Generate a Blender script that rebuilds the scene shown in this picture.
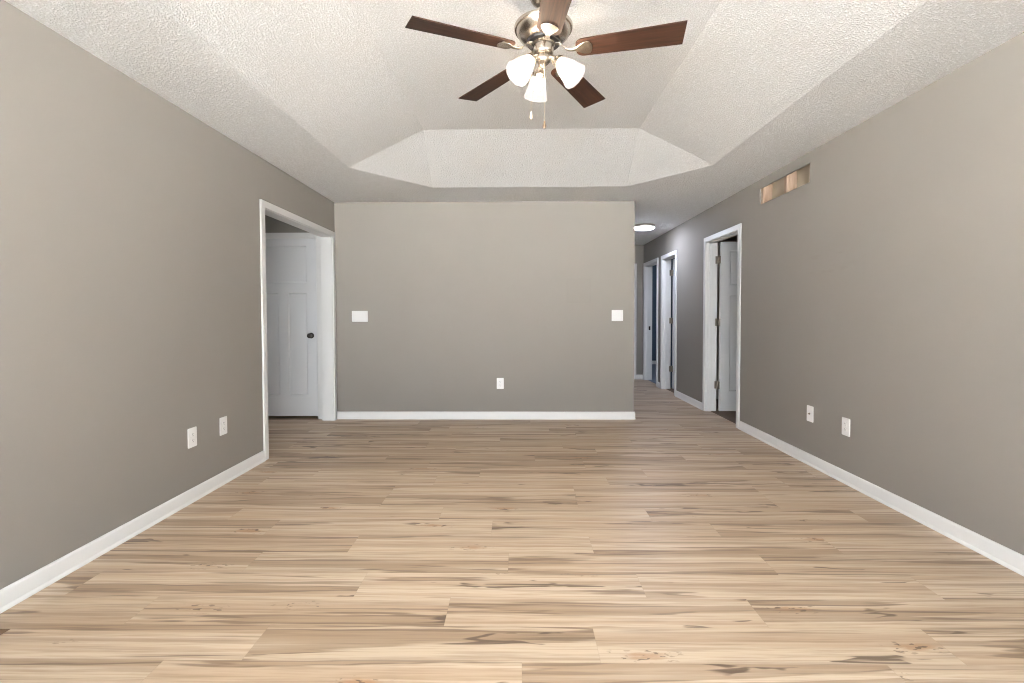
import bpy, bmesh, math, random
from mathutils import Vector, Matrix, Euler

sc = bpy.context.scene
for o in list(bpy.data.objects):
    bpy.data.objects.remove(o)
R = math.radians

# ---------------------------------------------------------------- camera
cam_data = bpy.data.cameras.new('camera')
cam = bpy.data.objects.new('camera', cam_data)
sc.collection.objects.link(cam)
cam.location = (0, 0, 1.171)
cam.rotation_euler = (Matrix.Rotation(0.0135, 4, 'Z') @ Matrix.Rotation(R(90) - 0.0261, 4, 'X') @ Matrix.Rotation(-0.0022, 4, 'Z')).to_euler()
cam_data.sensor_width = 36
cam_data.lens = 36 * 470 / 1024
cam_data.shift_x = 0
cam_data.shift_y = -13.9 / 1024
cam_data.clip_start = 0.02
sc.camera = cam

# ---------------------------------------------------------------- light of the place
SKY = 4.0
world = bpy.data.worlds.new('sky')
sc.world = world
world.use_nodes = True
bgn = world.node_tree.nodes['Background']
bgn.inputs[0].default_value = (0.86, 0.94, 1.0, 1)
bgn.inputs[1].default_value = SKY
sc.view_settings.view_transform = 'Standard'
sc.view_settings.look = 'None'
sc.view_settings.gamma = 1
sc.view_settings.use_curve_mapping = False
sc.view_settings.exposure = 2.36
sc.cycles.use_denoising = True
sc.cycles.denoising_prefilter = 'ACCURATE'
sc.cycles.filter_width = 1.1
sc.cycles.use_adaptive_sampling = False
sc.cycles.max_bounces = 14
sc.cycles.diffuse_bounces = 10
sc.cycles.caustics_reflective = False
sc.cycles.caustics_refractive = False
sc.cycles.sample_clamp_indirect = 4.0
BULB = 250.0       # radiance of the fan's bulbs
SHADE_GLOW = 0.23
HALL_GLOW = 25.0      # the hall light's diffuser

def portal(name, loc, rot, sx, sy):
    ld = bpy.data.lights.new(name, 'AREA')
    ld.shape = 'RECTANGLE'; ld.size = sx; ld.size_y = sy
    ld.cycles.is_portal = True
    o = bpy.data.objects.new(name, ld); sc.collection.objects.link(o)
    o.location = loc; o.rotation_euler = rot
    return o

sun = bpy.data.lights.new('sun', 'SUN'); sun.energy = 100; sun.angle = R(0.6); sun.color = (1.0, 0.97, 0.94)
sun_o = bpy.data.objects.new('sun', sun); sc.collection.objects.link(sun_o)
sun_o.rotation_euler = (0, R(38), 0)          # added sun along the outer wall, for bounce off the concrete outside

PD0, PD1, PDH = -1.95, 1.35, 2.1       # unseen garden door behind the camera, placed to suit the daylight
portal('garden_door_daylight', ((PD0 + PD1) / 2, -2.74, PDH / 2), (R(90), 0, 0), PD1 - PD0, PDH)

# ---------------------------------------------------------------- dimensions (metres)
XL, XR = -2.062, 2.274        # left and right wall
YB, YF = 5.278, -2.6        # back and front wall
T = 0.115                   # wall thickness
H = 2.44
XH = 1.298                  # hall left wall
YE = 8.58                   # hall end wall
DH = 2.039                  # clear height of the openings
CW, CT = 0.057, 0.016       # casing width and thickness

# ---------------------------------------------------------------- materials
def nmat(name):
    m = bpy.data.materials.new(name); m.use_nodes = True
    nt = m.node_tree
    return m, nt, nt.nodes['Principled BSDF']

def simple(name, col, rough=0.5, metal=0.0, spec=0.5):
    m, nt, b = nmat(name)
    b.inputs['Base Color'].default_value = (*col, 1)
    b.inputs['Roughness'].default_value = rough
    b.inputs['Metallic'].default_value = metal
    b.inputs['Specular IOR Level'].default_value = spec
    return m

def bump_noise(nt, b, scale, strength, dist, detail=3.0, coord='Object'):
    tc = nt.nodes.new('ShaderNodeTexCoord')
    n = nt.nodes.new('ShaderNodeTexNoise')
    n.inputs['Scale'].default_value = scale
    n.inputs['Detail'].default_value = detail
    bp = nt.nodes.new('ShaderNodeBump')
    bp.inputs['Strength'].default_value = strength
    bp.inputs['Distance'].default_value = dist
    nt.links.new(tc.outputs[coord], n.inputs['Vector'])
    nt.links.new(n.outputs['Fac'], bp.inputs['Height'])
    nt.links.new(bp.outputs['Normal'], b.inputs['Normal'])
    return tc, n

def paint(name, col, rough=0.75, scale=260, strength=0.12, var=0.03):
    m, nt, b = nmat(name)
    b.inputs['Roughness'].default_value = rough
    b.inputs['Specular IOR Level'].default_value = 0.3
    tc, n = bump_noise(nt, b, scale, strength, 0.002)
    n2 = nt.nodes.new('ShaderNodeTexNoise'); n2.inputs['Scale'].default_value = 2.2
    nt.links.new(tc.outputs['Object'], n2.inputs['Vector'])
    mx = nt.nodes.new('ShaderNodeMix'); mx.data_type = 'RGBA'
    mx.inputs['A'].default_value = (*[c * (1 - var) for c in col], 1)
    mx.inputs['B'].default_value = (*[c * (1 + var) for c in col], 1)
    nt.links.new(n2.outputs['Fac'], mx.inputs['Factor'])
    nt.links.new(mx.outputs['Result'], b.inputs['Base Color'])
    return m

M_WALL = paint('greige wall paint', (0.203, 0.187, 0.168))
def marked_wall(name, box_uz, axis, kind):
    """The wall paint with one patch of its own: a rubbed scuff or a filled and repainted rectangle."""
    m = M_WALL.copy(); m.name = name
    nt = m.node_tree; N, L = nt.nodes, nt.links
    b = N['Principled BSDF']
    base = b.inputs['Base Color'].links[0].from_socket
    tc = N.new('ShaderNodeTexCoord'); sp = N.new('ShaderNodeSeparateXYZ'); L.new(tc.outputs['Object'], sp.inputs[0])
    def mt(op, a, c):
        n = N.new('ShaderNodeMath'); n.operation = op
        for i, v in enumerate((a, c)):
            if isinstance(v, (int, float)): n.inputs[i].default_value = v
            else: L.new(v, n.inputs[i])
        return n.outputs[0]
    def rng(v, a, c):
        r = N.new('ShaderNodeMapRange'); r.interpolation_type = 'SMOOTHSTEP'
        L.new(v, r.inputs['Value']); r.inputs['From Min'].default_value = a; r.inputs['From Max'].default_value = c
        return r.outputs[0]
    u0, u1, z0, z1 = box_uz
    du = mt('DIVIDE', mt('ABSOLUTE', mt('SUBTRACT', sp.outputs[0 if axis == 'x' else 1], (u0 + u1) / 2), 0), (u1 - u0) / 2)
    dz = mt('DIVIDE', mt('ABSOLUTE', mt('SUBTRACT', sp.outputs[2], (z0 + z1) / 2), 0), (z1 - z0) / 2)
    d = mt('MAXIMUM', du, dz)
    if kind == 'scuff':
        mp = N.new('ShaderNodeMapping'); mp.inputs['Scale'].default_value = (6, 6, 26); mp.inputs['Rotation'].default_value = (0.18, 0, 0)
        L.new(tc.outputs['Object'], mp.inputs['Vector'])
        n = N.new('ShaderNodeTexNoise'); n.inputs['Scale'].default_value = 1.0; n.inputs['Detail'].default_value = 3
        L.new(mp.outputs[0], n.inputs['Vector'])
        fac = mt('MULTIPLY', mt('MULTIPLY', rng(n.outputs['Fac'], 0.50, 0.66), rng(d, 1.0, 0.5)), 0.22)
        tint = (0.165, 0.137, 0.11, 1)
    else:
        fac = mt('ADD', mt('MULTIPLY', rng(d, 1.02, 0.98), 0.05), mt('MULTIPLY', rng(mt('ABSOLUTE', mt('SUBTRACT', d, 0.96), 0), 0.08, 0.0), 0.06))
        tint = (0.14, 0.128, 0.115, 1)
    mx = N.new('ShaderNodeMix'); mx.data_type = 'RGBA'
    L.new(fac, mx.inputs['Factor']); L.new(base, mx.inputs['A']); mx.inputs['B'].default_value = tint
    L.new(mx.outputs['Result'], b.inputs['Base Color'])
    return m
M_WALL_SCUFFED = marked_wall('greige wall paint with a scuff', (3.15, 3.76, 1.44, 1.68), 'y', 'scuff')
M_WALL_PATCHED = marked_wall('greige wall paint with a filled patch', (0.54, 0.81, 1.31, 1.58), 'x', 'patch')
M_NAVY = paint('dark blue walls', (0.045, 0.065, 0.095))  # walls coloured dark blue
M_DIMWALL = paint('bedroom wall paint', (0.36, 0.33, 0.29))
M_TRIM = paint('white trim paint', (0.62, 0.615, 0.61), rough=0.38, scale=90, strength=0.0, var=0.01)
M_DOOR = paint('white door paint', (0.60, 0.605, 0.62), rough=0.4, scale=120, strength=0.0, var=0.01)
M_PLATE = simple('white plastic', (0.70, 0.69, 0.68), 0.3)
M_SLOT = simple('dark slot', (0.03, 0.03, 0.03), 0.6)
M_NICKEL = simple('brushed nickel', (0.56, 0.50, 0.43), 0.27, 1.0)
M_HINGE = simple('satin nickel', (0.27, 0.235, 0.20), 0.38, 1.0)
M_BLACKMETAL = simple('black metal', (0.015, 0.013, 0.012), 0.45)
M_BRONZE = simple('oil rubbed bronze', (0.035, 0.028, 0.024), 0.3, 0.6)
M_CHAIN = simple('brass bead chain', (0.6, 0.5, 0.36), 0.4, 1.0)
M_FOBD = simple('dark wood fob', (0.10, 0.055, 0.03), 0.4)
M_FOBL = simple('pale fob', (0.72, 0.62, 0.48), 0.4)

def ceiling_mat():
    m, nt, b = nmat('stippled white ceiling paint')
    b.inputs['Roughness'].default_value = 0.9
    b.inputs['Specular IOR Level'].default_value = 0.15
    tc = nt.nodes.new('ShaderNodeTexCoord')
    n = nt.nodes.new('ShaderNodeTexNoise')
    n.inputs['Scale'].default_value = 115; n.inputs['Detail'].default_value = 4; n.inputs['Roughness'].default_value = 0.6
    nt.links.new(tc.outputs['Object'], n.inputs['Vector'])
    cr = nt.nodes.new('ShaderNodeValToRGB')
    cr.color_ramp.elements[0].position = 0.42; cr.color_ramp.elements[1].position = 0.62
    nt.links.new(n.outputs['Fac'], cr.inputs['Fac'])
    bp = nt.nodes.new('ShaderNodeBump')
    bp.inputs['Strength'].default_value = 0.95; bp.inputs['Distance'].default_value = 0.005
    nt.links.new(cr.outputs['Color'], bp.inputs['Height'])
    nt.links.new(bp.outputs['Normal'], b.inputs['Normal'])
    mx = nt.nodes.new('ShaderNodeMix'); mx.data_type = 'RGBA'
    mx.inputs['A'].default_value = (0.72, 0.712, 0.70, 1); mx.inputs['B'].default_value = (0.88, 0.88, 0.88, 1)
    nt.links.new(cr.outputs['Color'], mx.inputs['Factor']); nt.links.new(mx.outputs['Result'], b.inputs['Base Color'])
    return m
M_CEIL = ceiling_mat()

def blade_mat():
    m, nt, b = nmat('dark walnut blade veneer')
    tc = nt.nodes.new('ShaderNodeTexCoord')
    mp = nt.nodes.new('ShaderNodeMapping'); mp.inputs['Scale'].default_value = (3, 60, 60)
    n = nt.nodes.new('ShaderNodeTexNoise'); n.inputs['Scale'].default_value = 1.5; n.inputs['Detail'].default_value = 5
    n.inputs['Distortion'].default_value = 0.4
    cr = nt.nodes.new('ShaderNodeValToRGB')
    cr.color_ramp.elements[0].position = 0.3; cr.color_ramp.elements[0].color = (0.014, 0.007, 0.005, 1)
    cr.color_ramp.elements[1].position = 0.75; cr.color_ramp.elements[1].color = (0.052, 0.022, 0.012, 1)
    nt.links.new(tc.outputs['Object'], mp.inputs['Vector']); nt.links.new(mp.outputs['Vector'], n.inputs['Vector'])
    nt.links.new(n.outputs['Fac'], cr.inputs['Fac']); nt.links.new(cr.outputs['Color'], b.inputs['Base Color'])
    b.inputs['Roughness'].default_value = 0.55
    b.inputs['Specular IOR Level'].default_value = 0.16
    return m
M_BLADE = blade_mat()

def stud_mat():
    m, nt, b = nmat('bare pine stud')
    tc = nt.nodes.new('ShaderNodeTexCoord')
    mp = nt.nodes.new('ShaderNodeMapping'); mp.inputs['Scale'].default_value = (60, 60, 6)
    n = nt.nodes.new('ShaderNodeTexNoise'); n.inputs['Scale'].default_value = 1.2; n.inputs['Detail'].default_value = 4
    cr = nt.nodes.new('ShaderNodeValToRGB')
    cr.color_ramp.elements[0].position = 0.3; cr.color_ramp.elements[0].color = (0.27, 0.18, 0.125, 1)
    cr.color_ramp.elements[1].position = 0.7; cr.color_ramp.elements[1].color = (0.46, 0.34, 0.255, 1)
    nt.links.new(tc.outputs['Object'], mp.inputs['Vector']); nt.links.new(mp.outputs['Vector'], n.inputs['Vector'])
    nt.links.new(n.outputs['Fac'], cr.inputs['Fac']); nt.links.new(cr.outputs['Color'], b.inputs['Base Color'])
    b.inputs['Roughness'].default_value = 0.8
    return m
M_STUD = stud_mat()
M_PAPER = paint('brown drywall paper', (0.38, 0.32, 0.24), rough=0.9, scale=60, strength=0.2, var=0.15)
M_SUBFLOOR = paint('raw subfloor edge', (0.16, 0.10, 0.06), rough=0.9, scale=150, strength=0.5, var=0.4)
M_CARPET = paint('brown bedroom carpet', (0.14, 0.10, 0.075), rough=0.95, scale=400, strength=1.0, var=0.2)
M_CARPETB = paint('blue grey bedroom carpet', (0.16, 0.19, 0.25), rough=0.95, scale=400, strength=1.0, var=0.2)
M_PATIO = paint('pale concrete', (0.57, 0.575, 0.57), rough=0.9, scale=30, strength=0.2, var=0.08)

def emit(name, col, strength):
    m = bpy.data.materials.new(name); m.use_nodes = True
    nt = m.node_tree; nt.nodes.remove(nt.nodes['Principled BSDF'])
    e = nt.nodes.new('ShaderNodeEmission')
    e.inputs[0].default_value = (*col, 1); e.inputs[1].default_value = strength
    nt.links.new(e.outputs[0], nt.nodes['Material Output'].inputs[0])
    return m
M_BULB = emit('lit bulb', (1, 0.88, 0.74), BULB)
M_LED = emit('lit led diffuser', (0.76, 0.82, 1.0), HALL_GLOW)

def shade_mat():
    # frosted glass: lets part of the bulb's light straight through and glows softly itself
    m = bpy.data.materials.new('frosted lit glass'); m.use_nodes = True
    nt = m.node_tree; b = nt.nodes['Principled BSDF']
    b.inputs['Base Color'].default_value = (0.004, 0.0037, 0.0034, 1); b.inputs['Roughness'].default_value = 0.4; b.inputs['Specular IOR Level'].default_value = 0.1
    b.inputs['Emission Color'].default_value = (1.0, 0.92, 0.86, 1); b.inputs['Emission Strength'].default_value = SHADE_GLOW
    tr = nt.nodes.new('ShaderNodeBsdfTransparent'); tr.inputs[0].default_value = (1.0, 0.96, 0.91, 1)
    mx = nt.nodes.new('ShaderNodeMixShader'); mx.inputs[0].default_value = 0.34
    nt.links.new(b.outputs[0], mx.inputs[1]); nt.links.new(tr.outputs[0], mx.inputs[2])
    nt.links.new(mx.outputs[0], nt.nodes['Material Output'].inputs[0])
    return m
M_SHADE = shade_mat()

def floor_mat():
    m, nt, b = nmat('spalted maple vinyl plank')
    N, L = nt.nodes, nt.links
    uv = N.new('ShaderNodeUVMap'); uv.uv_map = 'plank'
    at = N.new('ShaderNodeAttribute'); at.attribute_name = 'plank_rand'
    sep = N.new('ShaderNodeSeparateXYZ'); L.new(uv.outputs[0], sep.inputs[0])
    rs = N.new('ShaderNodeSeparateColor'); L.new(at.outputs['Color'], rs.inputs[0])
    def math_(op, a, bb=None, clamp=False):
        n = N.new('ShaderNodeMath'); n.operation = op; n.use_clamp = clamp
        for i, v in enumerate((a, bb)):
            if v is None: continue
            if isinstance(v, (int, float)): n.inputs[i].default_value = v
            else: L.new(v, n.inputs[i])
        return n.outputs[0]
    ox = math_('MULTIPLY', rs.outputs[0], 41.0); oy = math_('MULTIPLY', rs.outputs[1], 23.0); oz = math_('MULTIPLY', rs.outputs[2], 17.0)
    def noise(su, sv, scale=1.0, detail=4.0, rough=0.5, dist=0.0, shift=0.0):
        cx = N.new('ShaderNodeCombineXYZ')
        L.new(math_('ADD', math_('MULTIPLY', sep.outputs[0], su), ox), cx.inputs[0])
        L.new(math_('ADD', math_('MULTIPLY', sep.outputs[1], sv), math_('ADD', oy, shift)), cx.inputs[1])
        L.new(oz, cx.inputs[2])
        n = N.new('ShaderNodeTexNoise'); n.inputs['Scale'].default_value = scale
        n.inputs['Detail'].default_value = detail; n.inputs['Roughness'].default_value = rough; n.inputs['Distortion'].default_value = dist
        L.new(cx.outputs[0], n.inputs['Vector'])
        return n.outputs['Fac'], cx.outputs[0]
    def ramp(fac, p0, p1, interp='LINEAR'):
        r = N.new('ShaderNodeMapRange'); r.interpolation_type = 'SMOOTHSTEP' if interp == 'S' else 'LINEAR'
        L.new(fac, r.inputs['Value'])
        r.inputs['From Min'].default_value = p0; r.inputs['From Max'].default_value = p1
        return r.outputs[0]
    def mix(fac, a, bb, mode='MIX'):
        n = N.new('ShaderNodeMix'); n.data_type = 'RGBA'; n.blend_type = mode
        if isinstance(fac, (int, float)): n.inputs['Factor'].default_value = fac
        else: L.new(fac, n.inputs['Factor'])
        for k, v in (('A', a), ('B', bb)):
            if isinstance(v, tuple): n.inputs[k].default_value = (*v, 1)
            else: L.new(v, n.inputs[k])
        return n.outputs['Result']
    LIGHT, MID, TAN, DARK, CRACK = (0.53, 0.432, 0.328), (0.405, 0.294, 0.20), (0.26, 0.18, 0.115), (0.13, 0.086, 0.055), (0.09, 0.056, 0.036)
    # broad soft strips, then narrower ones
    g1, _ = noise(0.35, 17.0, 1.0, 4, 0.55, 0.2)
    col = mix(math_('MULTIPLY', ramp(g1, 0.40, 0.62, 'S'), 0.8), LIGHT, MID)
    g2, _ = noise(0.9, 36.0, 1.0, 4, 0.6, 0.2, 7.3)
    col = mix(math_('MULTIPLY', ramp(g2, 0.50, 0.68, 'S'), 0.6), col, TAN)
    # brown figure bands: a dark line on one side, fading out on the other
    g3, _ = noise(0.45, 9.0, 1.0, 4, 0.5, 0.3, 3.1)
    band = math_('MULTIPLY', ramp(g3, 0.545, 0.560), ramp(g3, 0.78, 0.58))
    col = mix(math_('MULTIPLY', band, 0.68), col, TAN)
    edge = math_('MULTIPLY', ramp(math_('ABSOLUTE', math_('SUBTRACT', g3, 0.554)), 0.024, 0.010), ramp(g2, 0.46, 0.50))
    col = mix(math_('MULTIPLY', edge, 0.7), col, DARK)
    g6, _ = noise(0.7, 42.0, 1.0, 3, 0.55, 0.15, 21.3)
    col = mix(math_('MULTIPLY', ramp(g6, 0.60, 0.66), 0.6), col, DARK)
    # fine grain
    g4, _ = noise(3.0, 95.0, 1.0, 3, 0.6, 0.1)
    col = mix(math_('MULTIPLY', ramp(g4, 0.46, 0.66), 0.5), col, TAN)
    # dark cracks that come and go
    g5, _ = noise(0.55, 7.0, 1.0, 3, 0.55, 0.3, 12.7)
    line = ramp(math_('ABSOLUTE', math_('SUBTRACT', g5, 0.52)), 0.020, 0.010)
    msk, _ = noise(1.1, 5.0, 1.0, 4, 0.65, 0.0, 5.5)
    line = math_('MULTIPLY', line, ramp(msk, 0.575, 0.59))
    col = mix(math_('MULTIPLY', line, 0.85), col, CRACK)
    # small orange brown knots with specks round them
    cx = N.new('ShaderNodeCombineXYZ')
    L.new(math_('ADD', math_('MULTIPLY', sep.outputs[0], 1.3), ox), cx.inputs[0])
    L.new(math_('ADD', math_('MULTIPLY', sep.outputs[1], 5.0), oy), cx.inputs[1])
    vo = N.new('ShaderNodeTexVoronoi'); vo.inputs['Scale'].default_value = 1.0; L.new(cx.outputs[0], vo.inputs['Vector'])
    dk, _ = noise(18.0, 60.0, 1.0, 3, 0.6, 0.0)
    kd = math_('ADD', vo.outputs['Distance'], math_('MULTIPLY', math_('SUBTRACT', dk, 0.5), 0.16))
    col = mix(math_('MULTIPLY', ramp(kd, 0.11, 0.05), 0.7), col, (0.34, 0.19, 0.10))
    sp, _ = noise(26.0, 70.0, 1.0, 2, 0.5, 0.0, 2.2)
    speck = math_('MULTIPLY', ramp(sp, 0.60, 0.64), ramp(kd, 0.20, 0.10))
    col = mix(math_('MULTIPLY', speck, 0.85), col, CRACK)
    # plank to plank tone
    tone = N.new('ShaderNodeMix'); tone.data_type = 'RGBA'; tone.blend_type = 'MULTIPLY'
    tone.inputs['Factor'].default_value = 1.0
    L.new(col, tone.inputs['A'])
    L.new(mix(rs.outputs[1], (0.94, 0.93, 0.92), (1.05, 1.05, 1.06)), tone.inputs['B'])
    col = tone.outputs['Result']
    # plank edges
    du = math_('MINIMUM', sep.outputs[0], math_('SUBTRACT', 1.2192, sep.outputs[0]))
    dv = math_('MINIMUM', sep.outputs[1], math_('SUBTRACT', 0.1825, sep.outputs[1]))
    seam = ramp(math_('MINIMUM', du, dv), 0.0022, 0.0008)
    col = mix(math_('MULTIPLY', seam, 0.12), col, DARK)
    L.new(col, b.inputs['Base Color'])
    b.inputs['Roughness'].default_value = 0.42
    b.inputs['Specular IOR Level'].default_value = 0.4
    bp = N.new('ShaderNodeBump'); bp.inputs['Strength'].default_value = 0.15; bp.inputs['Distance'].default_value = 0.001
    L.new(math_('SUBTRACT', g4, seam), bp.inputs['Height']); L.new(bp.outputs['Normal'], b.inputs['Normal'])
    return m
M_FLOOR = floor_mat()

# ---------------------------------------------------------------- mesh helpers
def link(name, bm, mat, parent=None, smooth=False, bevel=0.0, segs=2, angle=35):
    me = bpy.data.meshes.new(name)
    bmesh.ops.recalc_face_normals(bm, faces=bm.faces[:])
    bm.to_mesh(me); bm.free()
    me.materials.append(mat)
    o = bpy.data.objects.new(name, me); sc.collection.objects.link(o)
    if smooth:
        me.polygons.foreach_set('use_smooth', [True] * len(me.polygons))
        me.set_sharp_from_angle(angle=R(angle))
    if bevel:
        md = o.modifiers.new('bevel', 'BEVEL'); md.width = bevel; md.segments = segs; md.limit_method = 'ANGLE'
        md.angle_limit = R(40); md.harden_normals = False
    if parent: o.parent = parent
    return o

def tag(o, label=None, cat=None, kind=None, group=None):
    if label: o['label'] = label
    if cat: o['category'] = cat
    if kind: o['kind'] = kind
    if group: o['group'] = group
    return o

def empty(name, loc=(0, 0, 0), rz=0.0):
    o = bpy.data.objects.new(name, None); sc.collection.objects.link(o)
    o.empty_display_size = 0.05
    o.location = loc; o.rotation_euler = (0, 0, rz)
    return o

def box(bm, x0, x1, y0, y1, z0, z1):
    v = [bm.verts.new(p) for p in ((x0, y0, z0), (x1, y0, z0), (x1, y1, z0), (x0, y1, z0), (x0, y0, z1), (x1, y0, z1), (x1, y1, z1), (x0, y1, z1))]
    for f in ((0, 3, 2, 1), (4, 5, 6, 7), (0, 1, 5, 4), (1, 2, 6, 5), (2, 3, 7, 6), (3, 0, 4, 7)):
        bm.faces.new([v[i] for i in f])
    return v

def lathe(bm, prof, n=32, mat=None, caps=True):
    """prof: (radius, z) pairs turned about Z."""
    rings = []
    for r, z in prof:
        if r < 1e-6:
            rings.append([bm.verts.new((0, 0, z))])
        else:
            rings.append([bm.verts.new((r * math.cos(2 * math.pi * k / n), r * math.sin(2 * math.pi * k / n), z)) for k in range(n)])
    for a, b in zip(rings, rings[1:]):
        for k in range(n):
            k2 = (k + 1) % n
            if len(a) == 1 and len(b) == 1: continue
            if len(a) == 1: bm.faces.new((a[0], b[k], b[k2]))
            elif len(b) == 1: bm.faces.new((a[k], a[k2], b[0]))
            else: bm.faces.new((a[k], a[k2], b[k2], b[k]))
    if caps:
        for rg in (rings[0], rings[-1]):
            if len(rg) > 1: bm.faces.new(rg)
    if mat is not None:
        vs = [v for r in rings for v in r]
        bmesh.ops.transform(bm, matrix=mat, verts=vs)

def tube(bm, pts, rad, n=10):
    pts = [Vector(p) for p in pts]
    rads = rad if isinstance(rad, (list, tuple)) else [rad] * len(pts)
    rings = []
    for i, p in enumerate(pts):
        d = (pts[min(i + 1, len(pts) - 1)] - pts[max(i - 1, 0)]).normalized()
        up = Vector((0, 0, 1)) if abs(d.z) < 0.95 else Vector((1, 0, 0))
        s = d.cross(up).normalized(); u = s.cross(d).normalized()
        rings.append([bm.verts.new(p + rads[i] * (s * math.cos(2 * math.pi * k / n) + u * math.sin(2 * math.pi * k / n))) for k in range(n)])
    for a, b in zip(rings, rings[1:]):
        for k in range(n):
            bm.faces.new((a[k], a[(k + 1) % n], b[(k + 1) % n], b[k]))
    bm.faces.new(rings[0]); bm.faces.new(rings[-1])

def prism_xy(bm, outline, z0, z1):
    lo = [bm.verts.new((x, y, z0)) for x, y in outline]
    hi = [bm.verts.new((x, y, z1)) for x, y in outline]
    bm.faces.new(lo); bm.faces.new(hi)
    n = len(outline)
    for k in range(n):
        bm.faces.new((lo[k], lo[(k + 1) % n], hi[(k + 1) % n], hi[k]))

def wall(name, axis, p0, p1, u0, u1, z0, z1, holes, mat, label):
    """A wall slab between planes p0 and p1 on the axis, running u0..u1, with rectangular holes (ua, ub, za, zb)."""
    us = sorted({u0, u1, *[h[0] for h in holes], *[h[1] for h in holes]})
    zs = sorted({z0, z1, *[h[2] for h in holes], *[h[3] for h in holes]})
    us = [u for u in us if u0 <= u <= u1]; zs = [z for z in zs if z0 <= z <= z1]
    def solid(i, j):
        if not (0 <= i < len(us) - 1 and 0 <= j < len(zs) - 1): return False
        cu, cz = (us[i] + us[i + 1]) / 2, (zs[j] + zs[j + 1]) / 2
        return not any(h[0] < cu < h[1] and h[2] < cz < h[3] for h in holes)
    bm = bmesh.new(); cache = {}
    def V(p, u, z):
        k = (p, u, z)
        if k not in cache:
            cache[k] = bm.verts.new((p, u, z) if axis == 'x' else (u, p, z))
        return cache[k]
    for i in range(len(us) - 1):
        for j in range(len(zs) - 1):
            if not solid(i, j): continue
            a, b, c, d = us[i], us[i + 1], zs[j], zs[j + 1]
            for p in (p0, p1):
                bm.faces.new((V(p, a, c), V(p, b, c), V(p, b, d), V(p, a, d)))
            if not solid(i - 1, j): bm.faces.new((V(p0, a, c), V(p1, a, c), V(p1, a, d), V(p0, a, d)))
            if not solid(i + 1, j): bm.faces.new((V(p0, b, c), V(p1, b, c), V(p1, b, d), V(p0, b, d)))
            if not solid(i, j - 1): bm.faces.new((V(p0, a, c), V(p1, a, c), V(p1, b, c), V(p0, b, c)))
            if not solid(i, j + 1): bm.faces.new((V(p0, a, d), V(p1, a, d), V(p1, b, d), V(p0, b, d)))
    o = link(name, bm, mat)
    return tag(o, label, 'wall', 'structure')

# ---------------------------------------------------------------- the shell
JT = 0.018                                   # jamb board thickness
LO0, LO1 = 3.742 + 0.063, 5.189         # cased opening in the left wall
D1a, D1b = 4.834 + 0.063, 5.717      # bedroom door
D2a, D2b = 6.772 + 0.063, 7.501 - 0.063      # second hall door
D3a, D3b = 7.672 + 0.063, 8.535 - 0.063        # third hall door
VY0, VY1, VZ0, VZ1 = 3.725, 4.487, 2.204, 2.354
YLW = 5.272                                   # far wall of the side room
SLX0, SLX1 = -3.042, -2.280                  # the door in it
RW = 3.4                                     # wall of the bedrooms beyond

wall('wall_left', 'x', XL - T, XL, YF - T, YB + T, 0, H + 0.02, [(LO0 - JT, LO1 + JT, -1, DH + JT), (-1.8, -0.4, 0.75, 2.05)], M_WALL,
     'greige painted wall with a white cased opening and two low outlets')
wall('wall_back', 'y', YB, YB + T, XL, XH, 0, H + 0.02, [], M_WALL_PATCHED,
     'greige painted back wall with two switch plates and one outlet')
wall('wall_right', 'x', XR, XR + T, YF - T, 11.3, 0, H + 0.02,
     [(a - JT, b + JT, -1, DH + JT) for a, b in ((D1a, D1b), (D2a, D2b), (D3a, D3b))] + [(VY0 - 0.02, VY1, VZ0 - 0.04, VZ1 + 0.06), (-1.6, -0.3, 0.75, 2.05)], M_WALL_SCUFFED,
     'long greige wall with an open vent hole and three doorways')
wall('wall_right_drywall', 'x', XR, XR + 0.0127, VY0 - 0.02, VY1, VZ0 - 0.04, VZ1 + 0.06, [(VY0, VY1, VZ0, VZ1)], M_WALL, 'painted drywall around the vent hole')
wall('wall_hall_left', 'x', XH - T, XH, YB + T, YE, 0, H + 0.02, [], M_WALL, 'greige wall of the hall behind the back wall')
wall('wall_hall_end', 'y', YE, YE + T, -4.6, XR, 0, H + 0.02, [(1.369 - JT, 2.083 + JT, -1, DH + JT)], M_WALL, 'greige wall closing the far end of the hall')
wall('wall_front', 'y', YF - T, YF, XL, XR, 0, H + 0.02, [(PD0, PD1, -1, PDH)], M_WALL, 'greige wall with a wide garden door opening, unseen, for daylight')
wall('wall_side_room_back', 'y', YLW, YLW + T, -4.6, XL - T, 0, H + 0.02, [(SLX0 - 0.009 - JT, SLX1 + 0.009 + JT, -1, DH + JT)], M_WALL,
     'wall of the side room around the closed white door')
wall('wall_side_room_left', 'x', -4.6 - T, -4.6, 1.5, YE + T, 0, H + 0.02, [(2.9, 3.6, 0.9, 1.45)], M_WALL, 'side room wall with a window')
wall('wall_side_room_front', 'y', 1.5 - T, 1.5, -4.6, XL - T, 0, H + 0.02, [], M_WALL, 'near wall of the side room')
wall('wall_leak_block', 'y', YE + T, YE + T + 0.05, 1.2, 2.2, -0.01, H, [], M_DIMWALL, 'added unseen slab behind the hall end door, keeps outside light out')  # unseen slab added to stop daylight leaking under the door
wall('wall_bedroom_far', 'x', 5.2, 5.2 + T, 3.5, 11.3, 0, H + 0.02, [(9.4, 10.0, 1.1, 1.8)], M_NAVY, 'outer wall of the bedrooms')
wall('wall_bedroom_front', 'y', 3.5 - T, 3.5, XR + T, 5.2 + T, 0, H + 0.02, [], M_DIMWALL, 'near wall of the first bedroom')
wall('wall_bedroom_divider', 'y', 6.52, 6.52 + T, XR + T, 5.2, 0, H + 0.02, [], M_DIMWALL, 'wall between the bedroom and the bath')
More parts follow.
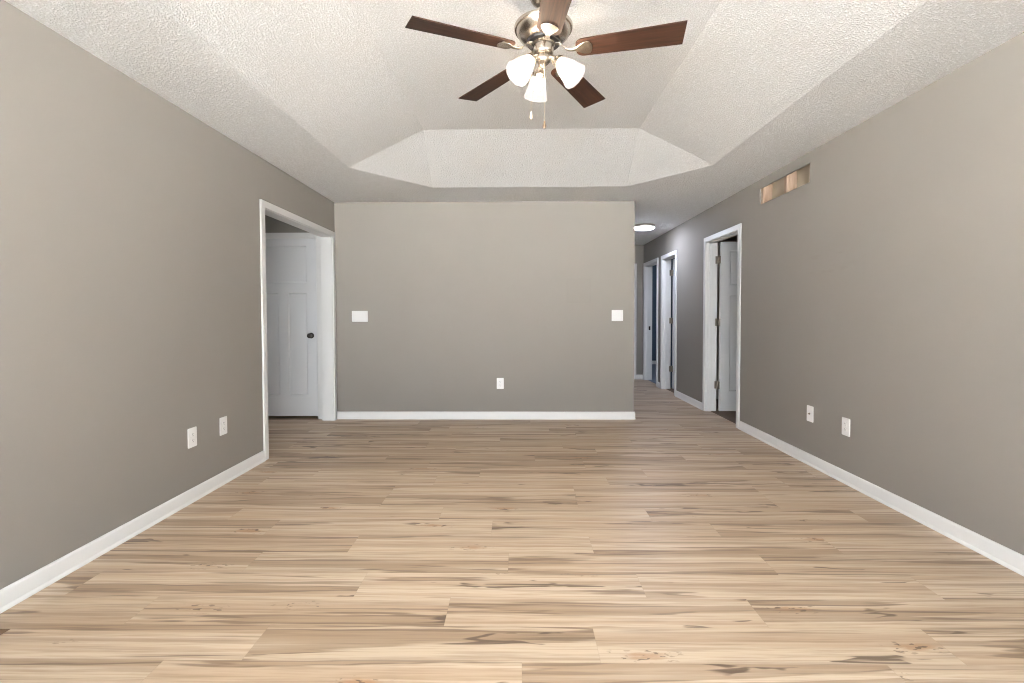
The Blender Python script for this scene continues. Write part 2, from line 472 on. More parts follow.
wall('wall_bath_divider', 'y', 7.56, 7.56 + T, XR + T, 5.2, 0, H + 0.02, [], M_NAVY, 'wall between the bath and the dark blue room')
wall('wall_blue_room_end', 'y', 11.2, 11.2 + T, XR + T, 5.2, 0, H + 0.02, [], M_NAVY, 'dark blue far wall of the third room')

# ceiling with the raised tray
TX0, TX1, TY0, TY1 = -1.45, 1.655, -0.02, 4.685
CXa, CXb, CYa, CYb = -0.85, 1.075, 0.63, 4.04
UX0, UX1, UY0, UY1, UZ = -0.799, 1.02, 0.665, 4.003, 2.74
bm = bmesh.new()
V = lambda x, y, z=H: bm.verts.new((x, y, z))
ox0, ox1, oy0, oy1 = -4.75, 5.4, YF - T, 11.4
o00, o10, o11, o01 = V(ox0, oy0), V(ox1, oy0), V(ox1, oy1), V(ox0, oy1)
a1, a2 = V(CXa, TY1), V(CXb, TY1)
b1, b2 = V(TX1, CYb), V(TX1, CYa)
c1, c2 = V(CXb, TY0), V(CXa, TY0)
d1, d2 = V(TX0, CYa), V(TX0, CYb)
u1, u2, u3, u4 = V(UX0, UY1, UZ), V(UX1, UY1, UZ), V(UX1, UY0, UZ), V(UX0, UY0, UZ)
for f in ((o01, o11, a2, a1), (o11, b1, a2), (o11, o10, b2, b1), (o10, c1, b2), (o10, o00, c2, c1), (o00, d1, c2), (o00, o01, d2, d1), (o01, a1, d2),
          (a1, a2, u2, u1), (b1, b2, u3, u2), (c1, c2, u4, u3), (d1, d2, u1, u4),
          (a2, b1, u2), (b2, c1, u3), (c2, d1, u4), (d2, a1, u1), (u1, u2, u3, u4)):
    bm.faces.new(f)
ceil = link('ceiling', bm, M_CEIL)
tag(ceil, 'stippled white ceiling with a raised tray in its middle', 'ceiling', 'structure')
md = ceil.modifiers.new('thickness', 'SOLIDIFY'); md.thickness = 0.03; md.offset = -1
for p in ceil.data.polygons:
    if p.normal.z > 0: ceil['flip'] = 1
if ceil.get('flip'):
    ceil.data.flip_normals(); del ceil['flip']

# floor of planks, one face per plank
HX0, HX1, HY0, HY1 = -2.007, -1.905, 1.452, 1.706      # open duct hole
FX0, FX1, FY0, FY1 = -4.6, XR + 0.06, YF - T, YE
PW, PL = 0.1825, 1.2192
offs = {0: 0.276, 1: 0.936, 2: 0.53, 3: 1.17, 4: 0.37, -1: 0.01}
rnd = random.Random(11)
bm = bmesh.new()
uvl = bm.loops.layers.uv.new('plank'); cl = bm.loops.layers.float_color.new('plank_rand')
def plank_piece(x0, x1, y0, y1, px, py, rc):
    if x1 - x0 < 1e-5 or y1 - y0 < 1e-5: return
    f = bm.faces.new([bm.verts.new((x, y, 0)) for x, y in ((x0, y0), (x1, y0), (x1, y1), (x0, y1))])
    for lp in f.loops:
        lp[uvl].uv = (lp.vert.co.x - px, lp.vert.co.y - py); lp[cl] = rc
for r in range(-24, 41):
    py = 1.556 + r * PW
    if py + PW <= FY0 or py >= FY1: continue
    off = offs.get(r, rnd.uniform(0, PL))
    for k in range(-6, 5):
        px = off + k * PL
        if px + PL <= FX0 or px >= FX1: continue
        rc = (rnd.random(), rnd.random(), rnd.random(), 1)
        x0, x1, y0, y1 = max(px, FX0), min(px + PL, FX1), max(py, FY0), min(py + PW, FY1)
        if x0 < HX1 and x1 > HX0 and y0 < HY1 and y1 > HY0:
            ym0, ym1 = max(y0, HY0), min(y1, HY1)
            plank_piece(x0, x1, y0, ym0, px, py, rc); plank_piece(x0, x1, ym1, y1, px, py, rc)
            plank_piece(x0, HX0, ym0, ym1, px, py, rc); plank_piece(HX1, x1, ym0, ym1, px, py, rc)
        else:
            plank_piece(x0, x1, y0, y1, px, py, rc)
fl = link('floor', bm, M_FLOOR)
fl.data.polygons.foreach_set('use_smooth', [False] * len(fl.data.polygons))
tag(fl, 'light maple plank flooring with brown knots and streaks', 'floor', 'structure')
if fl.data.polygons[0].normal.z < 0: fl.data.flip_normals()

def slab(name, x0, x1, y0, y1, z0, z1, mat, label, cat='floor'):
    bm = bmesh.new(); box(bm, x0, x1, y0, y1, z0, z1)
    return tag(link(name, bm, mat), label, cat, 'structure')
slab('floor_bedroom', XR + 0.06, 5.2, 3.5, 7.56, -0.03, 0.004, M_CARPET, 'dark brown carpet beyond the nearest hall doorway')
slab('floor_blue_room', XR + 0.06, 5.2, 7.56, 11.2, -0.03, 0.004, M_CARPETB, 'dim carpet in the dark blue room')
slab('ground', -12, 12, -14, YF - T, -0.25, -0.06, M_PATIO, 'pale concrete added outside to bounce daylight in', 'ground')  # unseen ground added to bounce light up to the ceiling

# ---------------------------------------------------------------- trim
def base_profile(bm, p, q, n):
    """Baseboard from p to q (xy) on a wall whose inward normal is n (xy): board plus shoe moulding."""
    prof = [(0, 0), (0.019, 0), (0.019, 0.006), (0.016, 0.013), (0.012, 0.018), (0.012, 0.070), (0.010, 0.078), (0.006, 0.083), (0.0, 0.085)]
    A = [bm.verts.new((p[0] + n[0] * d, p[1] + n[1] * d, z)) for d, z in prof]
    B = [bm.verts.new((q[0] + n[0] * d, q[1] + n[1] * d, z)) for d, z in prof]
    k = len(prof)
    for i in range(k):
        bm.faces.new((A[i], A[(i + 1) % k], B[(i + 1) % k], B[i]))
    bm.faces.new(A); bm.faces.new(B)

def baseboard(name, runs, label):
    bm = bmesh.new()
    for p, q, n in runs: base_profile(bm, p, q, n)
    return tag(link(name, bm, M_TRIM, smooth=True, angle=25), label, 'baseboard', 'structure')
baseboard('baseboard_left', [((XL, YF), (XL, LO0 - 0.063), (1, 0))], 'white baseboard along the wall with the cased opening')
baseboard('baseboard_back', [((XL, YB), (XH + 0.012, YB), (0, -1)), ((XH, YB), (XH, YE), (1, 0))], 'white baseboard along the back wall')
baseboard('baseboard_right', [((XR, YF), (XR, D1a - 0.063), (-1, 0)), ((XR, D1b + 0.063), (XR, D2a - 0.063), (-1, 0)), ((XR, D2b + 0.063), (XR, D3a - 0.063), (-1, 0))],
          'white baseboard along the wall with three doorways')
baseboard('baseboard_hall_end', [((2.146, YE), (XR, YE), (0, -1))], 'short white baseboard at the end of the hall')
baseboard('baseboard_blue_room', [((XR + T, 11.2), (5.2, 11.2), (0, -1))], 'white baseboard in the dark blue room')
baseboard('baseboard_front', [((XL, YF), (PD0 - 0.06, YF), (0, 1)), ((PD1 + 0.06, YF), (XR, YF), (0, 1))], 'white baseboard beside the garden door')

def casing(name, axis, p0, p1, a, b, label, sides=(True, True), stop=None, h=DH):
    """Jamb boards across the wall p0..p1 and flat casing boards on its faces; clear opening a..b by h."""
    bm = bmesh.new()
    def bx(pa, pb, ua, ub, za, zb):
        if axis == 'x': box(bm, pa, pb, ua, ub, za, zb)
        else: box(bm, ua, ub, pa, pb, za, zb)
    bx(p0, p1, a - JT, a, 0, h + JT); bx(p0, p1, b, b + JT, 0, h + JT); bx(p0, p1, a, b, h, h + JT)
    r = 0.006
    for on, pa, pb in ((sides[0], p0 - CT, p0), (sides[1], p1, p1 + CT)):
        if not on: continue
        bx(pa, pb, a - r - CW, a - r, 0, h + r + CW)
        bx(pa, pb, b + r, b + r + CW, 0, h + r + CW)
        bx(pa, pb, a - r, b + r, h + r, h + r + CW)
    if stop:
        s0, s1 = stop
        bx(s0, s1, a, a + 0.011, 0, h); bx(s0, s1, b - 0.011, b, 0, h); bx(s0, s1, a + 0.011, b - 0.011, h - 0.011, h)
    return tag(link(name, bm, M_TRIM, bevel=0.003), label, 'door trim', 'structure')
casing('trim_1', 'x', XL - T, XL, LO0, LO1, 'white casing of the wide opening to the side room')
casing('trim_2', 'x', XR, XR + T, D1a, D1b, 'white casing of the doorway nearest the main room', stop=(XR + 0.03, XR + 0.065))
casing('trim_3', 'x', XR, XR + T, D2a, D2b, 'white casing of the middle hall doorway', stop=(XR + 0.03, XR + 0.065))
casing('trim_4', 'x', XR, XR + T, D3a, D3b, 'white casing of the hall doorway to the dark blue room', stop=(XR + 0.03, XR + 0.065))
casing('trim_5', 'y', YLW, YLW + T, SLX0 - 0.009, SLX1 + 0.009, 'white casing around the closed side room door', stop=(YLW + 0.056, YLW + 0.09))
casing('trim_6', 'y', YE, YE + T, 1.369, 2.083, 'white casing on the hall end wall', stop=(YE + 0.04, YE + 0.08))
bm = bmesh.new()
for a, b, c, d in ((PD0, PD0 + 0.06, 0, PDH), (PD1 - 0.06, PD1, 0, PDH), (PD0 + 0.06, PD1 - 0.06, PDH - 0.06, PDH), (PD0 + 0.06, PD1 - 0.06, 0, 0.05)):
    box(bm, a, b, YF - T + 0.01, YF - 0.01, c, d)
tag(link('window_1', bm, M_TRIM, bevel=0.003), 'white frame of the unseen garden door opening', 'door frame', 'structure')
bm = bmesh.new()
for a, b, c, d in ((2.9, 2.95, 0.9, 1.45), (3.55, 3.6, 0.9, 1.45), (2.95, 3.55, 1.40, 1.45), (2.95, 3.55, 0.9, 0.95)):
    box(bm, -4.6 - T + 0.02, -4.62, a, b, c, d)
tag(link('window_2', bm, M_TRIM, bevel=0.003), 'white window frame in the side room', 'window frame', 'structure')
portal('side_room_daylight', (-4.73, 3.25, 1.175), (0, R(-90), 0), 0.55, 0.7)
portal('blue_room_daylight', (5.33, 9.7, 1.45), (0, R(90), 0), 0.7, 0.6)

bm = bmesh.new()  # unseen window, added for daylight on the near floor and left wall
for a, b, c, d in ((-1.6, -1.55, 0.75, 2.05), (-0.35, -0.3, 0.75, 2.05), (-1.55, -0.35, 2.0, 2.05), (-1.55, -0.35, 0.75, 0.80)):
    box(bm, XR + 0.02, XR + T - 0.02, a, b, c, d)
tag(link('added_window_right', bm, M_TRIM, bevel=0.003), 'white frame of an unseen window added for side daylight', 'window frame', 'structure')
bm = bmesh.new()  # unseen window, added to brighten the right wall
for a, b, c, d in ((-1.8, -1.75, 0.75, 2.05), (-0.45, -0.4, 0.75, 2.05), (-1.75, -0.45, 2.0, 2.05), (-1.75, -0.45, 0.75, 0.80)):
    box(bm, XL - T + 0.02, XL - 0.02, a, b, c, d)
tag(link('added_window_left', bm, M_TRIM, bevel=0.003), 'white frame of an unseen window added to light the right wall', 'window frame', 'structure')
portal('added_left_window_daylight', (XL - T - 0.02, -1.1, 1.4), (0, R(-90), 0), 1.3, 1.4)
portal('added_right_window_daylight', (XR + T + 0.02, -0.95, 1.4), (0, R(90), 0), 1.3, 1.3)

# ---------------------------------------------------------------- doors
def door_mesh(w, h=2.03, t=0.035):
    """Three panel door slab, local x 0..w, y 0..t, z 0..h; one wide panel over two tall ones, on both faces."""
    s, m = 0.112, 0.107
    p = (w - 2 * s - m) / 2
    xs = [0, s, s + p, s + p + m, w - s, w]
    zs = [0, 0.24, 1.395, 1.515, h - 0.105, h]
    bm = bmesh.new()
    for y in (0, t):
        vv = [[bm.verts.new((x, y, z)) for z in zs] for x in xs]
        cells = {}
        for i in range(5):
            for j in range(5):
                q = (vv[i][j], vv[i + 1][j], vv[i + 1][j + 1], vv[i][j + 1])
                if y > 0: q = q[::-1]
                cells[i, j] = bm.faces.new(q)
        bm.normal_update()
        for reg in ([(1, 1)], [(3, 1)], [(1, 3), (2, 3), (3, 3)]):
            fs = [cells[k] for k in reg]
            bmesh.ops.inset_region(bm, faces=fs, thickness=0.011, depth=-0.013, use_boundary=True, use_even_offset=True)
    edges = [e for e in bm.edges if e.is_boundary]
    bmesh.ops.bridge_loops(bm, edges=edges)
    return bm

def knob(parent, x, z, y, sgn):
    bm = bmesh.new()
    prof = [(0.0, 0.0), (0.032, 0.0), (0.033, 0.004), (0.028, 0.009), (0.013, 0.011), (0.011, 0.026), (0.016, 0.034), (0.026, 0.042), (0.0285, 0.051), (0.025, 0.060), (0.014, 0.065), (0.0, 0.066)]
    lathe(bm, prof, 28, Matrix.Translation((x, y, z)) @ Matrix.Rotation(R(90) if sgn < 0 else R(-90), 4, 'X'))
    o = link('door_knob', bm, M_BRONZE, parent, smooth=True)
    o['label'] = 'round dark bronze knob'
    return o

def hinges(parent, zlist, at):
    """Butt hinge: leaf on the jamb, leaf on the door edge and the knuckle between them; at = (x knuckle, y)."""
    for z in zlist:
        bm = bmesh.new()
        x, y = at
        box(bm, x - 0.036, x - 0.003, y + 0.0, y + 0.0035, z - 0.045, z + 0.045)        # jamb leaf
        box(bm, x + 0.003, x + 0.0135, y - 0.036, y - 0.001, z - 0.045, z + 0.045)       # door edge leaf
        lathe(bm, [(0, -0.047), (0.006, -0.047), (0.0072, -0.045), (0.0072, 0.045), (0.006, 0.047), (0, 0.047)], 14, Matrix.Translation((x, y - 0.006, z)))
        for dz in (-0.028, 0, 0.028):
            lathe(bm, [(0.0, -0.001), (0.004, -0.001), (0.004, 0.0008), (0, 0.0012)], 10, Matrix.Translation((x - 0.02 - 0.006 * (dz == 0), y - 0.0004, z + dz)) @ Matrix.Rotation(R(90), 4, 'X'))
        h = link('hinge', bm, M_HINGE, parent, smooth=True)
        h['label'] = 'satin nickel hinge'

# closed door in the side room
o = link('door_1', door_mesh(SLX1 - SLX0), M_DOOR); o.location = (SLX0, YLW + 0.018, 0.032)
tag(o, 'closed white three panel door seen through the wide opening', 'door', 'structure')
knob(o, (SLX1 - SLX0) - 0.065, 0.915, 0.0, -1)

def open_door(name, ya, yb, label):
    """Door hung on the far jamb, swung square into the room beyond."""
    w = yb - ya - 0.006
    o = link(name, door_mesh(w), M_DOOR)
    o.location = (XR + T + CT + 0.020, yb - 0.042, 0.012)
    tag(o, label, 'door', 'structure')
    hinges(o, (0.31, 1.07, 1.82), (-0.012, 0.0385))
    knob(o, w - 0.065, 0.915, 0.0, -1)
    return o
open_door('door_2', D1a, D1b, 'white panel door standing open in the nearest hall doorway')
open_door('door_3', D2a, D2b, 'white panel door standing open in the middle hall doorway')
o = link('door_4', door_mesh(0.708), M_DOOR); o.location = (1.372, YE + 0.008, 0.012)
tag(o, 'closed white door at the end of the hall', 'door', 'structure')
knob(o, 0.065, 0.915, 0.0, -1)
bm = bmesh.new()
box(bm, XR + 0.068, XR + 0.097, D3b - 0.002, D3b + 0.0, 0.90, 0.97)
box(bm, XR + 0.058, XR + 0.068, D3b - 0.004, D3b + 0.0, 0.915, 0.955)
tag(link('strike_plate', bm, M_BRONZE), 'dark strike plate on the jamb of the doorway to the blue room', 'strike plate')

# ---------------------------------------------------------------- outlets and switches
def rounded_plate(bm, w, h, y0, y1, r=0.006, cx=0, cz=0, n=5):
    pts = []
    for sx, sz, a0 in ((1, 1, 0), (-1, 1, 90), (-1, -1, 180), (1, -1, 270)):
        for k in range(n + 1):
            a = R(a0 + 90 * k / n)
            pts.append((cx + sx * (w / 2 - r) + r * math.cos(a), cz + sz * (h / 2 - r) + r * math.sin(a)))
    lo = [bm.verts.new((x, y0, z)) for x, z in pts]; hi = [bm.verts.new((x, y1, z)) for x, z in pts]
    bm.faces.new(lo); bm.faces.new(hi)
    for k in range(len(pts)):
        bm.faces.new((lo[k], lo[(k + 1) % len(pts)], hi[(k + 1) % len(pts)], hi[k]))

def screw(parent, z, x=0.0):
    bm = bmesh.new()
    lathe(bm, [(0, 0), (0.0035, 0), (0.0035, 0.0008), (0.0015, 0.0014), (0, 0.0014)], 12, Matrix.Translation((x, -0.006, z)) @ Matrix.Rotation(R(90), 4, 'X'))
    link('screw', bm, M_PLATE, parent, smooth=True)

def outlet(loc, rz, label, kind='duplex'):
    root = empty('wall_outlet' if kind == 'duplex' else 'cable_jack', loc, rz)
    tag(root, label, 'outlet' if kind == 'duplex' else 'cable jack')
    bm = bmesh.new(); rounded_plate(bm, 0.079, 0.124, -0.006, 0.0)
    link('cover_plate', bm, M_PLATE, root, bevel=0.0025)
    if kind == 'duplex':
        for s in (1, -1):
            bm = bmesh.new(); rounded_plate(bm, 0.034, 0.030, -0.0085, -0.005, 0.011, 0, s * 0.0195)
            rc = link('receptacle', bm, M_PLATE, root, bevel=0.0008)
            bm = bmesh.new()
            for x, hh in ((-0.0065, 0.009), (0.0065, 0.007)):
                box(bm, x - 0.0011, x + 0.0011, -0.0089, -0.008, s * 0.0195 + 0.003 - hh / 2, s * 0.0195 + 0.003 + hh / 2)
            lathe(bm, [(0, 0), (0.0025, 0), (0.0025, 0.0009), (0, 0.0009)], 12, Matrix.Translation((0, -0.008, s * 0.0195 - 0.008)) @ Matrix.Rotation(R(90), 4, 'X'))
            link('slots', bm, M_SLOT, rc)
        screw(root, 0)
    else:
        bm = bmesh.new()
        lathe(bm, [(0, 0.0), (0.0075, 0.0), (0.0075, 0.003), (0.0048, 0.003), (0.0048, 0.011), (0, 0.011)], 16, Matrix.Translation((0, -0.006, 0)) @ Matrix.Rotation(R(90), 4, 'X'))
        link('connector', bm, M_HINGE, root, smooth=True)
        screw(root, 0.048); screw(root, -0.048)
    return root

def switch(loc, gangs, w, label):
    root = empty('light_switch', loc, 0); tag(root, label, 'light switch')
    bm = bmesh.new(); rounded_plate(bm, w, 0.124, -0.006, 0.0)
    link('cover_plate', bm, M_PLATE, root, bevel=0.0025)
    for g in range(gangs):
        x = (g - (gangs - 1) / 2) * 0.046
        bm = bmesh.new(); rounded_plate(bm, 0.0335, 0.067, -0.0075, -0.005, 0.002, x, 0)
        # rocker: two faces meeting at a shallow ridge
        v = [bm.verts.new(p) for p in ((x - 0.0145, -0.0075, -0.031), (x + 0.0145, -0.0075, -0.031), (x + 0.0145, -0.0085, 0.0), (x - 0.0145, -0.0085, 0.0),
                                       (x + 0.0145, -0.0115, 0.031), (x - 0.0145, -0.0115, 0.031), (x + 0.0145, -0.0075, 0.031), (x - 0.0145, -0.0075, 0.031))]
        for f in ((0, 1, 2, 3), (3, 2, 4, 5), (5, 4, 6, 7), (0, 3, 5, 7), (1, 6, 4, 2)):
            bm.faces.new([v[i] for i in f])
        link('rocker', bm, M_PLATE, root)
    for s in (1, -1):
        for g in range(gangs): screw(root, s * 0.048, (g - (gangs - 1) / 2) * 0.046)
    return root

outlet((XL, 2.92, 0.405), R(90), 'white outlet plate low on the left wall, farther from the opening')
outlet((XL, 3.233, 0.405), R(90), 'white outlet plate low on the left wall, closer to the opening')
outlet((-0.205, YB, 0.404), 0, 'single white outlet low on the back wall')
outlet((XR, 3.673, 0.40), R(-90), 'white cable jack plate low on the right wall, closer to the doorway', 'cable')
outlet((XR, 3.272, 0.393), R(-90), 'white outlet plate low on the right wall, farther from the doorway')
switch((-1.786, YB, 1.163), 3, 0.180, 'wide white three gang switch plate beside the left corner of the back wall')
switch((1.108, YB, 1.167), 2, 0.127, 'square white two gang switch plate near the hall corner')

# ---------------------------------------------------------------- open wall vent hole with studs
root = empty('vent_opening', (XR + 0.013, (VY0 + VY1) / 2, VZ0))
tag(root, 'uncovered return air vent hole high on the right wall showing bare studs', 'vent opening')
LX, LY, LZ = root.location
bm = bmesh.new(); box(bm, 0.0885, 0.1, VY0 - 0.02 - LY, VY1 - LY, -0.04, VZ1 - VZ0 + 0.06)
link('back_panel', bm, M_PAPER, root)['label'] = 'brown paper face of the drywall behind'
for y in (4.063, 4.448):
    bm = bmesh.new(); box(bm, 0.0, 0.088, y - LY, y + 0.038 - LY, -0.0395, VZ1 - VZ0 + 0.0595)
    link('stud', bm, M_STUD, root, bevel=0.003)['label'] = 'bare pine stud'

# ---------------------------------------------------------------- open floor duct
root = empty('floor_vent', ((HX0 + HX1) / 2, (HY0 + HY1) / 2, 0))
tag(root, 'uncovered dark duct hole in the planks beside the left baseboard', 'floor vent')
hx, hy = (HX1 - HX0) / 2, (HY1 - HY0) / 2
bm = bmesh.new()
for a, b, c, d in ((-hx - 0.012, -hx, -hy - 0.012, hy + 0.012), (hx, hx + 0.012, -hy - 0.012, hy + 0.012), (-hx, hx, -hy - 0.012, -hy), (-hx, hx, hy, hy + 0.012)):
    box(bm, a, b, c, d, -0.03, -0.0005)
link('subfloor_edge', bm, M_SUBFLOOR, root)['label'] = 'raw brown subfloor edge'
bm = bmesh.new()
for a, b, c, d in ((-hx - 0.004, -hx, -hy - 0.004, hy + 0.004), (hx, hx + 0.004, -hy - 0.004, hy + 0.004), (-hx, hx, -hy - 0.004, -hy), (-hx, hx, hy, hy + 0.004)):
    box(bm, a, b, c, d, -0.20, -0.03)
box(bm, -hx, hx, -hy, hy, -0.204, -0.20)
link('duct', bm, simple('galvanised duct', (0.25, 0.24, 0.23), 0.5, 0.8), root)['label'] = 'dull metal duct'

# ---------------------------------------------------------------- ceiling fan
FX, FY, ZB = 0.125, 2.334, 2.455
fan = empty('ceiling_fan', (FX, FY, UZ))
tag(fan, 'five blade dark wood ceiling fan with nickel motor and three lit glass shades', 'ceiling fan')
z = lambda v: v - UZ
def part(name, prof, mat, n=48, **k):
    bm = bmesh.new(); lathe(bm, [(r, z(h)) for r, h in prof], n)
    return link(name, bm, mat, fan, smooth=True, **k)
part('canopy', [(0.0, 2.74), (0.068, 2.74), (0.068, 2.728), (0.064, 2.712), (0.052, 2.694), (0.034, 2.684), (0.0, 2.684)], M_NICKEL)
part('downrod', [(0.0, 2.69), (0.018, 2.69), (0.018, 2.66), (0.036, 2.655), (0.04, 2.63), (0.0, 2.63)], M_NICKEL)
part('motor_housing', [(0.0, 2.636), (0.042, 2.636), (0.046, 2.600), (0.06, 2.588), (0.134, 2.581), (0.141, 2.578), (0.143, 2.573), (0.142, 2.566), (0.139, 2.561),
                       (0.133, 2.559), (0.131, 2.553), (0.122, 2.535), (0.104, 2.518), (0.086, 2.508), (0.082, 2.507), (0.0, 2.507)], M_NICKEL)
o = part('vent_ring', [(0.0, 2.508), (0.081, 2.508), (0.083, 2.504), (0.080, 2.4955), (0.0, 2.4955)], M_BLACKMETAL); o['label'] = 'black slotted ring under the motor'
part('switch_housing', [(0.0, 2.498), (0.057, 2.498), (0.058, 2.493), (0.050, 2.487), (0.049, 2.455), (0.046, 2.446), (0.040, 2.441), (0.0, 2.441)], M_NICKEL)
part('light_kit_hub', [(0.0, 2.443), (0.030, 2.443), (0.034, 2.436), (0.036, 2.425), (0.033, 2.410), (0.024, 2.400), (0.012, 2.396), (0.010, 2.388), (0.0, 2.385)], M_NICKEL)

# blades: outline along +x, pitched so the leading edge hangs lower
def blade_bm():
    r0, r1, w0, w1 = 0.158, 0.653, 0.056, 0.069
    out = []
    rc = 0.036
    for k in range(7):
        a = R(180 + 90 * k / 6); out.append((r0 + rc + rc * math.cos(a), -w0 + rc + rc * math.sin(a)))
    out += [(r1 + 0.004, -w1), (r1 - 0.004, w1)]
    for k in range(7):
        a = R(90 + 90 * k / 6); out.append((r0 + rc + rc * math.cos(a), w0 - rc + rc * math.sin(a)))
    bm = bmesh.new(); prism_xy(bm, out, -0.0028, 0.0028)
    return bm
def bracket_bm():
    bm = bmesh.new()
    # scallop plate under the blade root
    prof = [(0.150, 0.009), (0.165, 0.016), (0.180, 0.028), (0.198, 0.037), (0.214, 0.040), (0.226, 0.036), (0.234, 0.022), (0.237, 0.0)]
    out = [(x, -y) for x, y in prof] + [(x, y) for x, y in reversed(prof[:-1])]
    prism_xy(bm, out, -0.0085, -0.003)
    return bm
def arm_bm():
    bm = bmesh.new()
    pts = [(0.060, 0, 0.034), (0.078, 0, 0.034), (0.092, 0, 0.022), (0.108, 0, 0.004), (0.130, 0, -0.006), (0.160, 0, -0.0065)]
    for s in (1,):
        prev = None
        for i, p in enumerate(pts):
            hw = [0.013, 0.012, 0.010, 0.009, 0.009, 0.012][i]
            ring = [bm.verts.new((p[0], -hw, p[2] - 0.003)), bm.verts.new((p[0], hw, p[2] - 0.003)), bm.verts.new((p[0], hw, p[2] + 0.003)), bm.verts.new((p[0], -hw, p[2] + 0.003))]
            if prev:
                for k in range(4): bm.faces.new((prev[k], prev[(k + 1) % 4], ring[(k + 1) % 4], ring[k]))
            else: bm.faces.new(ring)
            prev = ring
        bm.faces.new(prev)
    return bm
PITCH = -11.0
first = None
for k in range(5):
    ang = R(-13.4 + 72 * k)
    mx_b = Matrix.Rotation(ang, 4, 'Z') @ Matrix.Translation((0, 0, z(ZB))) @ Matrix.Rotation(R(PITCH), 4, 'X')
    mx_a = Matrix.Translation((0, 0, 0))
    if first is None:
        b = link('blade', blade_bm(), M_BLADE, fan, bevel=0.0015)
        br = link('blade_bracket', bracket_bm(), M_NICKEL, b, bevel=0.0015)
        ar = link('bracket_arm', arm_bm(), M_NICKEL, b, bevel=0.0015)
        br['label'] = 'nickel blade bracket'; ar['label'] = 'nickel bracket arm'
        first = (b, br, ar)
    else:
        b, br, ar = (q.copy() for q in first)
        for q in (b, br, ar): sc.collection.objects.link(q)
        b.parent = fan; br.parent = b; ar.parent = b
    b.matrix_basis = mx_b
    ar.matrix_basis = Matrix.Rotation(R(-PITCH), 4, 'X')      # the arm itself stays level

# three shades
def shade_bm():
    outer = [(0.026, 0.030), (0.029, 0.034), (0.034, 0.046), (0.041, 0.065), (0.047, 0.090), (0.053, 0.118), (0.060, 0.141), (0.0625, 0.148)]
    inner = [(r - 0.003, h) for r, h in reversed(outer)]
    prof = outer + inner + [outer[0]]
    bm = bmesh.new(); lathe(bm, [(r, -h) for r, h in prof], 48, caps=False)
    bmesh.ops.remove_doubles(bm, verts=bm.verts[:], dist=1e-6)
    for v in bm.verts:                           # shallow flutes
        r = math.hypot(v.co.x, v.co.y); a = math.atan2(v.co.y, v.co.x)
        s = 1 + 0.016 * math.cos(12 * a)
        v.co.x *= s; v.co.y *= s
    return bm
def socket_bm():
    bm = bmesh.new()
    lathe(bm, [(0.0, 0.0), (0.012, 0.0), (0.014, -0.006), (0.020, -0.012), (0.026, -0.018), (0.031, -0.027), (0.033, -0.038), (0.031, -0.041), (0.0, -0.041)], 32)
    return bm
def bulb_bm():
    bm = bmesh.new()
    lathe(bm, [(0.0, -0.042), (0.011, -0.042), (0.012, -0.052), (0.018, -0.064), (0.0245, -0.078), (0.026, -0.088), (0.023, -0.100), (0.013, -0.109), (0.0, -0.112)], 24)
    return bm
TILT = 42
first = None
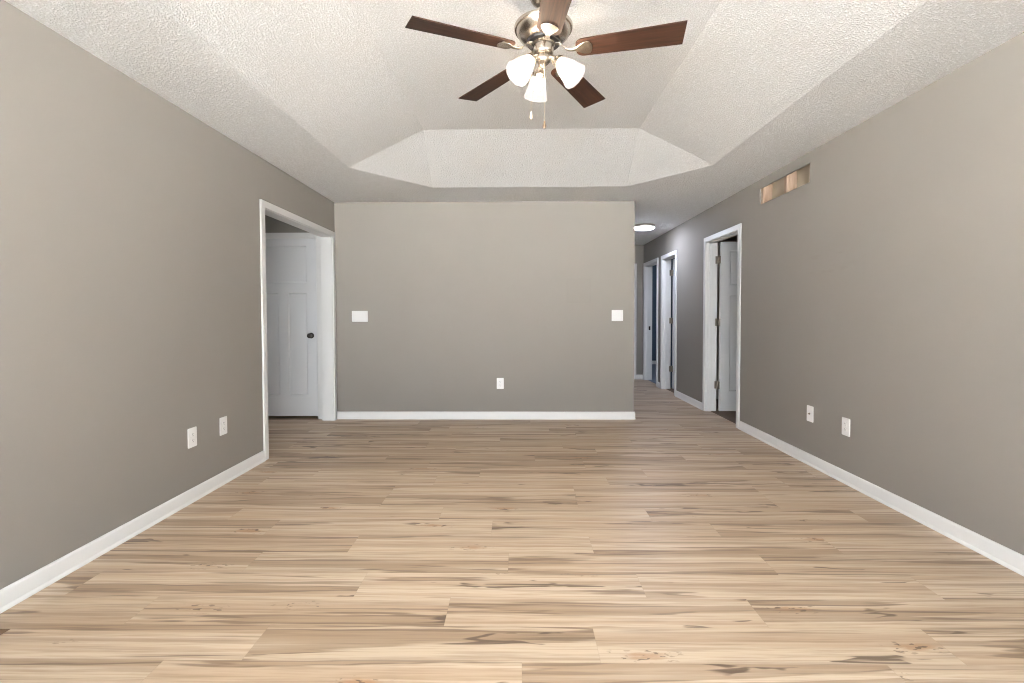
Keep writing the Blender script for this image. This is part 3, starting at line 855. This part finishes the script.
for k, ad in enumerate((102, 217, -23)):
    a = R(ad)
    base = Vector((0.061 * math.cos(a), 0.061 * math.sin(a), z(2.416)))
    m4 = Matrix.Translation(base) @ Matrix.Rotation(a, 4, 'Z') @ Matrix.Rotation(R(-TILT), 4, 'Y')
    if first is None:
        so = link('lamp_socket', socket_bm(), M_NICKEL, fan, smooth=True)
        sh = link('lamp_shade', shade_bm(), M_SHADE, fan, smooth=True)
        bu = link('bulb', bulb_bm(), M_BULB, sh, smooth=True)
        sh['label'] = 'frosted white glass bell shade'; bu['label'] = 'lit bulb'
        first = (so, sh, bu)
    else:
        so, sh, bu = (q.copy() for q in first)
        for q in (so, sh, bu): sc.collection.objects.link(q)
        so.parent = fan; sh.parent = fan; bu.parent = sh
    so.matrix_basis = m4; sh.matrix_basis = m4
    bm = bmesh.new()
    tube(bm, [(0.018 * math.cos(a), 0.018 * math.sin(a), z(2.424)), (0.040 * math.cos(a), 0.040 * math.sin(a), z(2.424)), tuple(base)], 0.010, 14)
    link('lamp_arm', bm, M_NICKEL, fan, smooth=True)

# pull chains
for (cx, cy, zt, ze, fm, fl_) in ((-0.061, -0.020, 2.45, 2.160, M_FOBL, 'pale fob'), (0.002, -0.045, 2.45, 2.105, M_FOBD, 'dark wooden fob')):
    bm = bmesh.new()
    nb = int((zt - ze) / 0.006)
    for i in range(nb):
        lathe(bm, [(0, z(zt - i * 0.006)), (0.0009, z(zt - i * 0.006 - 0.0012)), (0.0009, z(zt - i * 0.006 - 0.0036)), (0, z(zt - i * 0.006 - 0.0048))], 6, Matrix.Translation((cx, cy, 0)))
        lathe(bm, [(0.0005, z(zt - i * 0.006 - 0.0044)), (0.0005, z(zt - i * 0.006 - 0.0064))], 4, Matrix.Translation((cx, cy, 0)))
    ch = link('pull_chain', bm, M_CHAIN, fan, smooth=True)
    bm = bmesh.new()
    lathe(bm, [(0, z(ze + 0.002)), (0.003, z(ze)), (0.0045, z(ze - 0.010)), (0.0075, z(ze - 0.022)), (0.007, z(ze - 0.030)), (0.004, z(ze - 0.036)), (0, z(ze - 0.037))], 16, Matrix.Translation((cx, cy, 0)))
    link('chain_fob', bm, fm, ch, smooth=True)['label'] = fl_

# ---------------------------------------------------------------- hall light
hl = empty('flush_ceiling_light', (1.777, 6.71, H))
tag(hl, 'round flush ceiling light glowing in the hall', 'ceiling light')
bm = bmesh.new(); lathe(bm, [(0, 0), (0.150, 0), (0.153, -0.004), (0.153, -0.034), (0.150, -0.038), (0.142, -0.038), (0.142, -0.030), (0, -0.030)], 48)
link('rim', bm, M_NICKEL, hl, smooth=True)['label'] = 'brushed grey metal rim'
bm = bmesh.new(); lathe(bm, [(0, -0.031), (0.1415, -0.031), (0.1415, -0.040), (0.135, -0.048), (0.10, -0.055), (0.05, -0.059), (0, -0.060)], 48)
link('diffuser', bm, M_LED, hl, smooth=True)['label'] = 'glowing white diffuser'
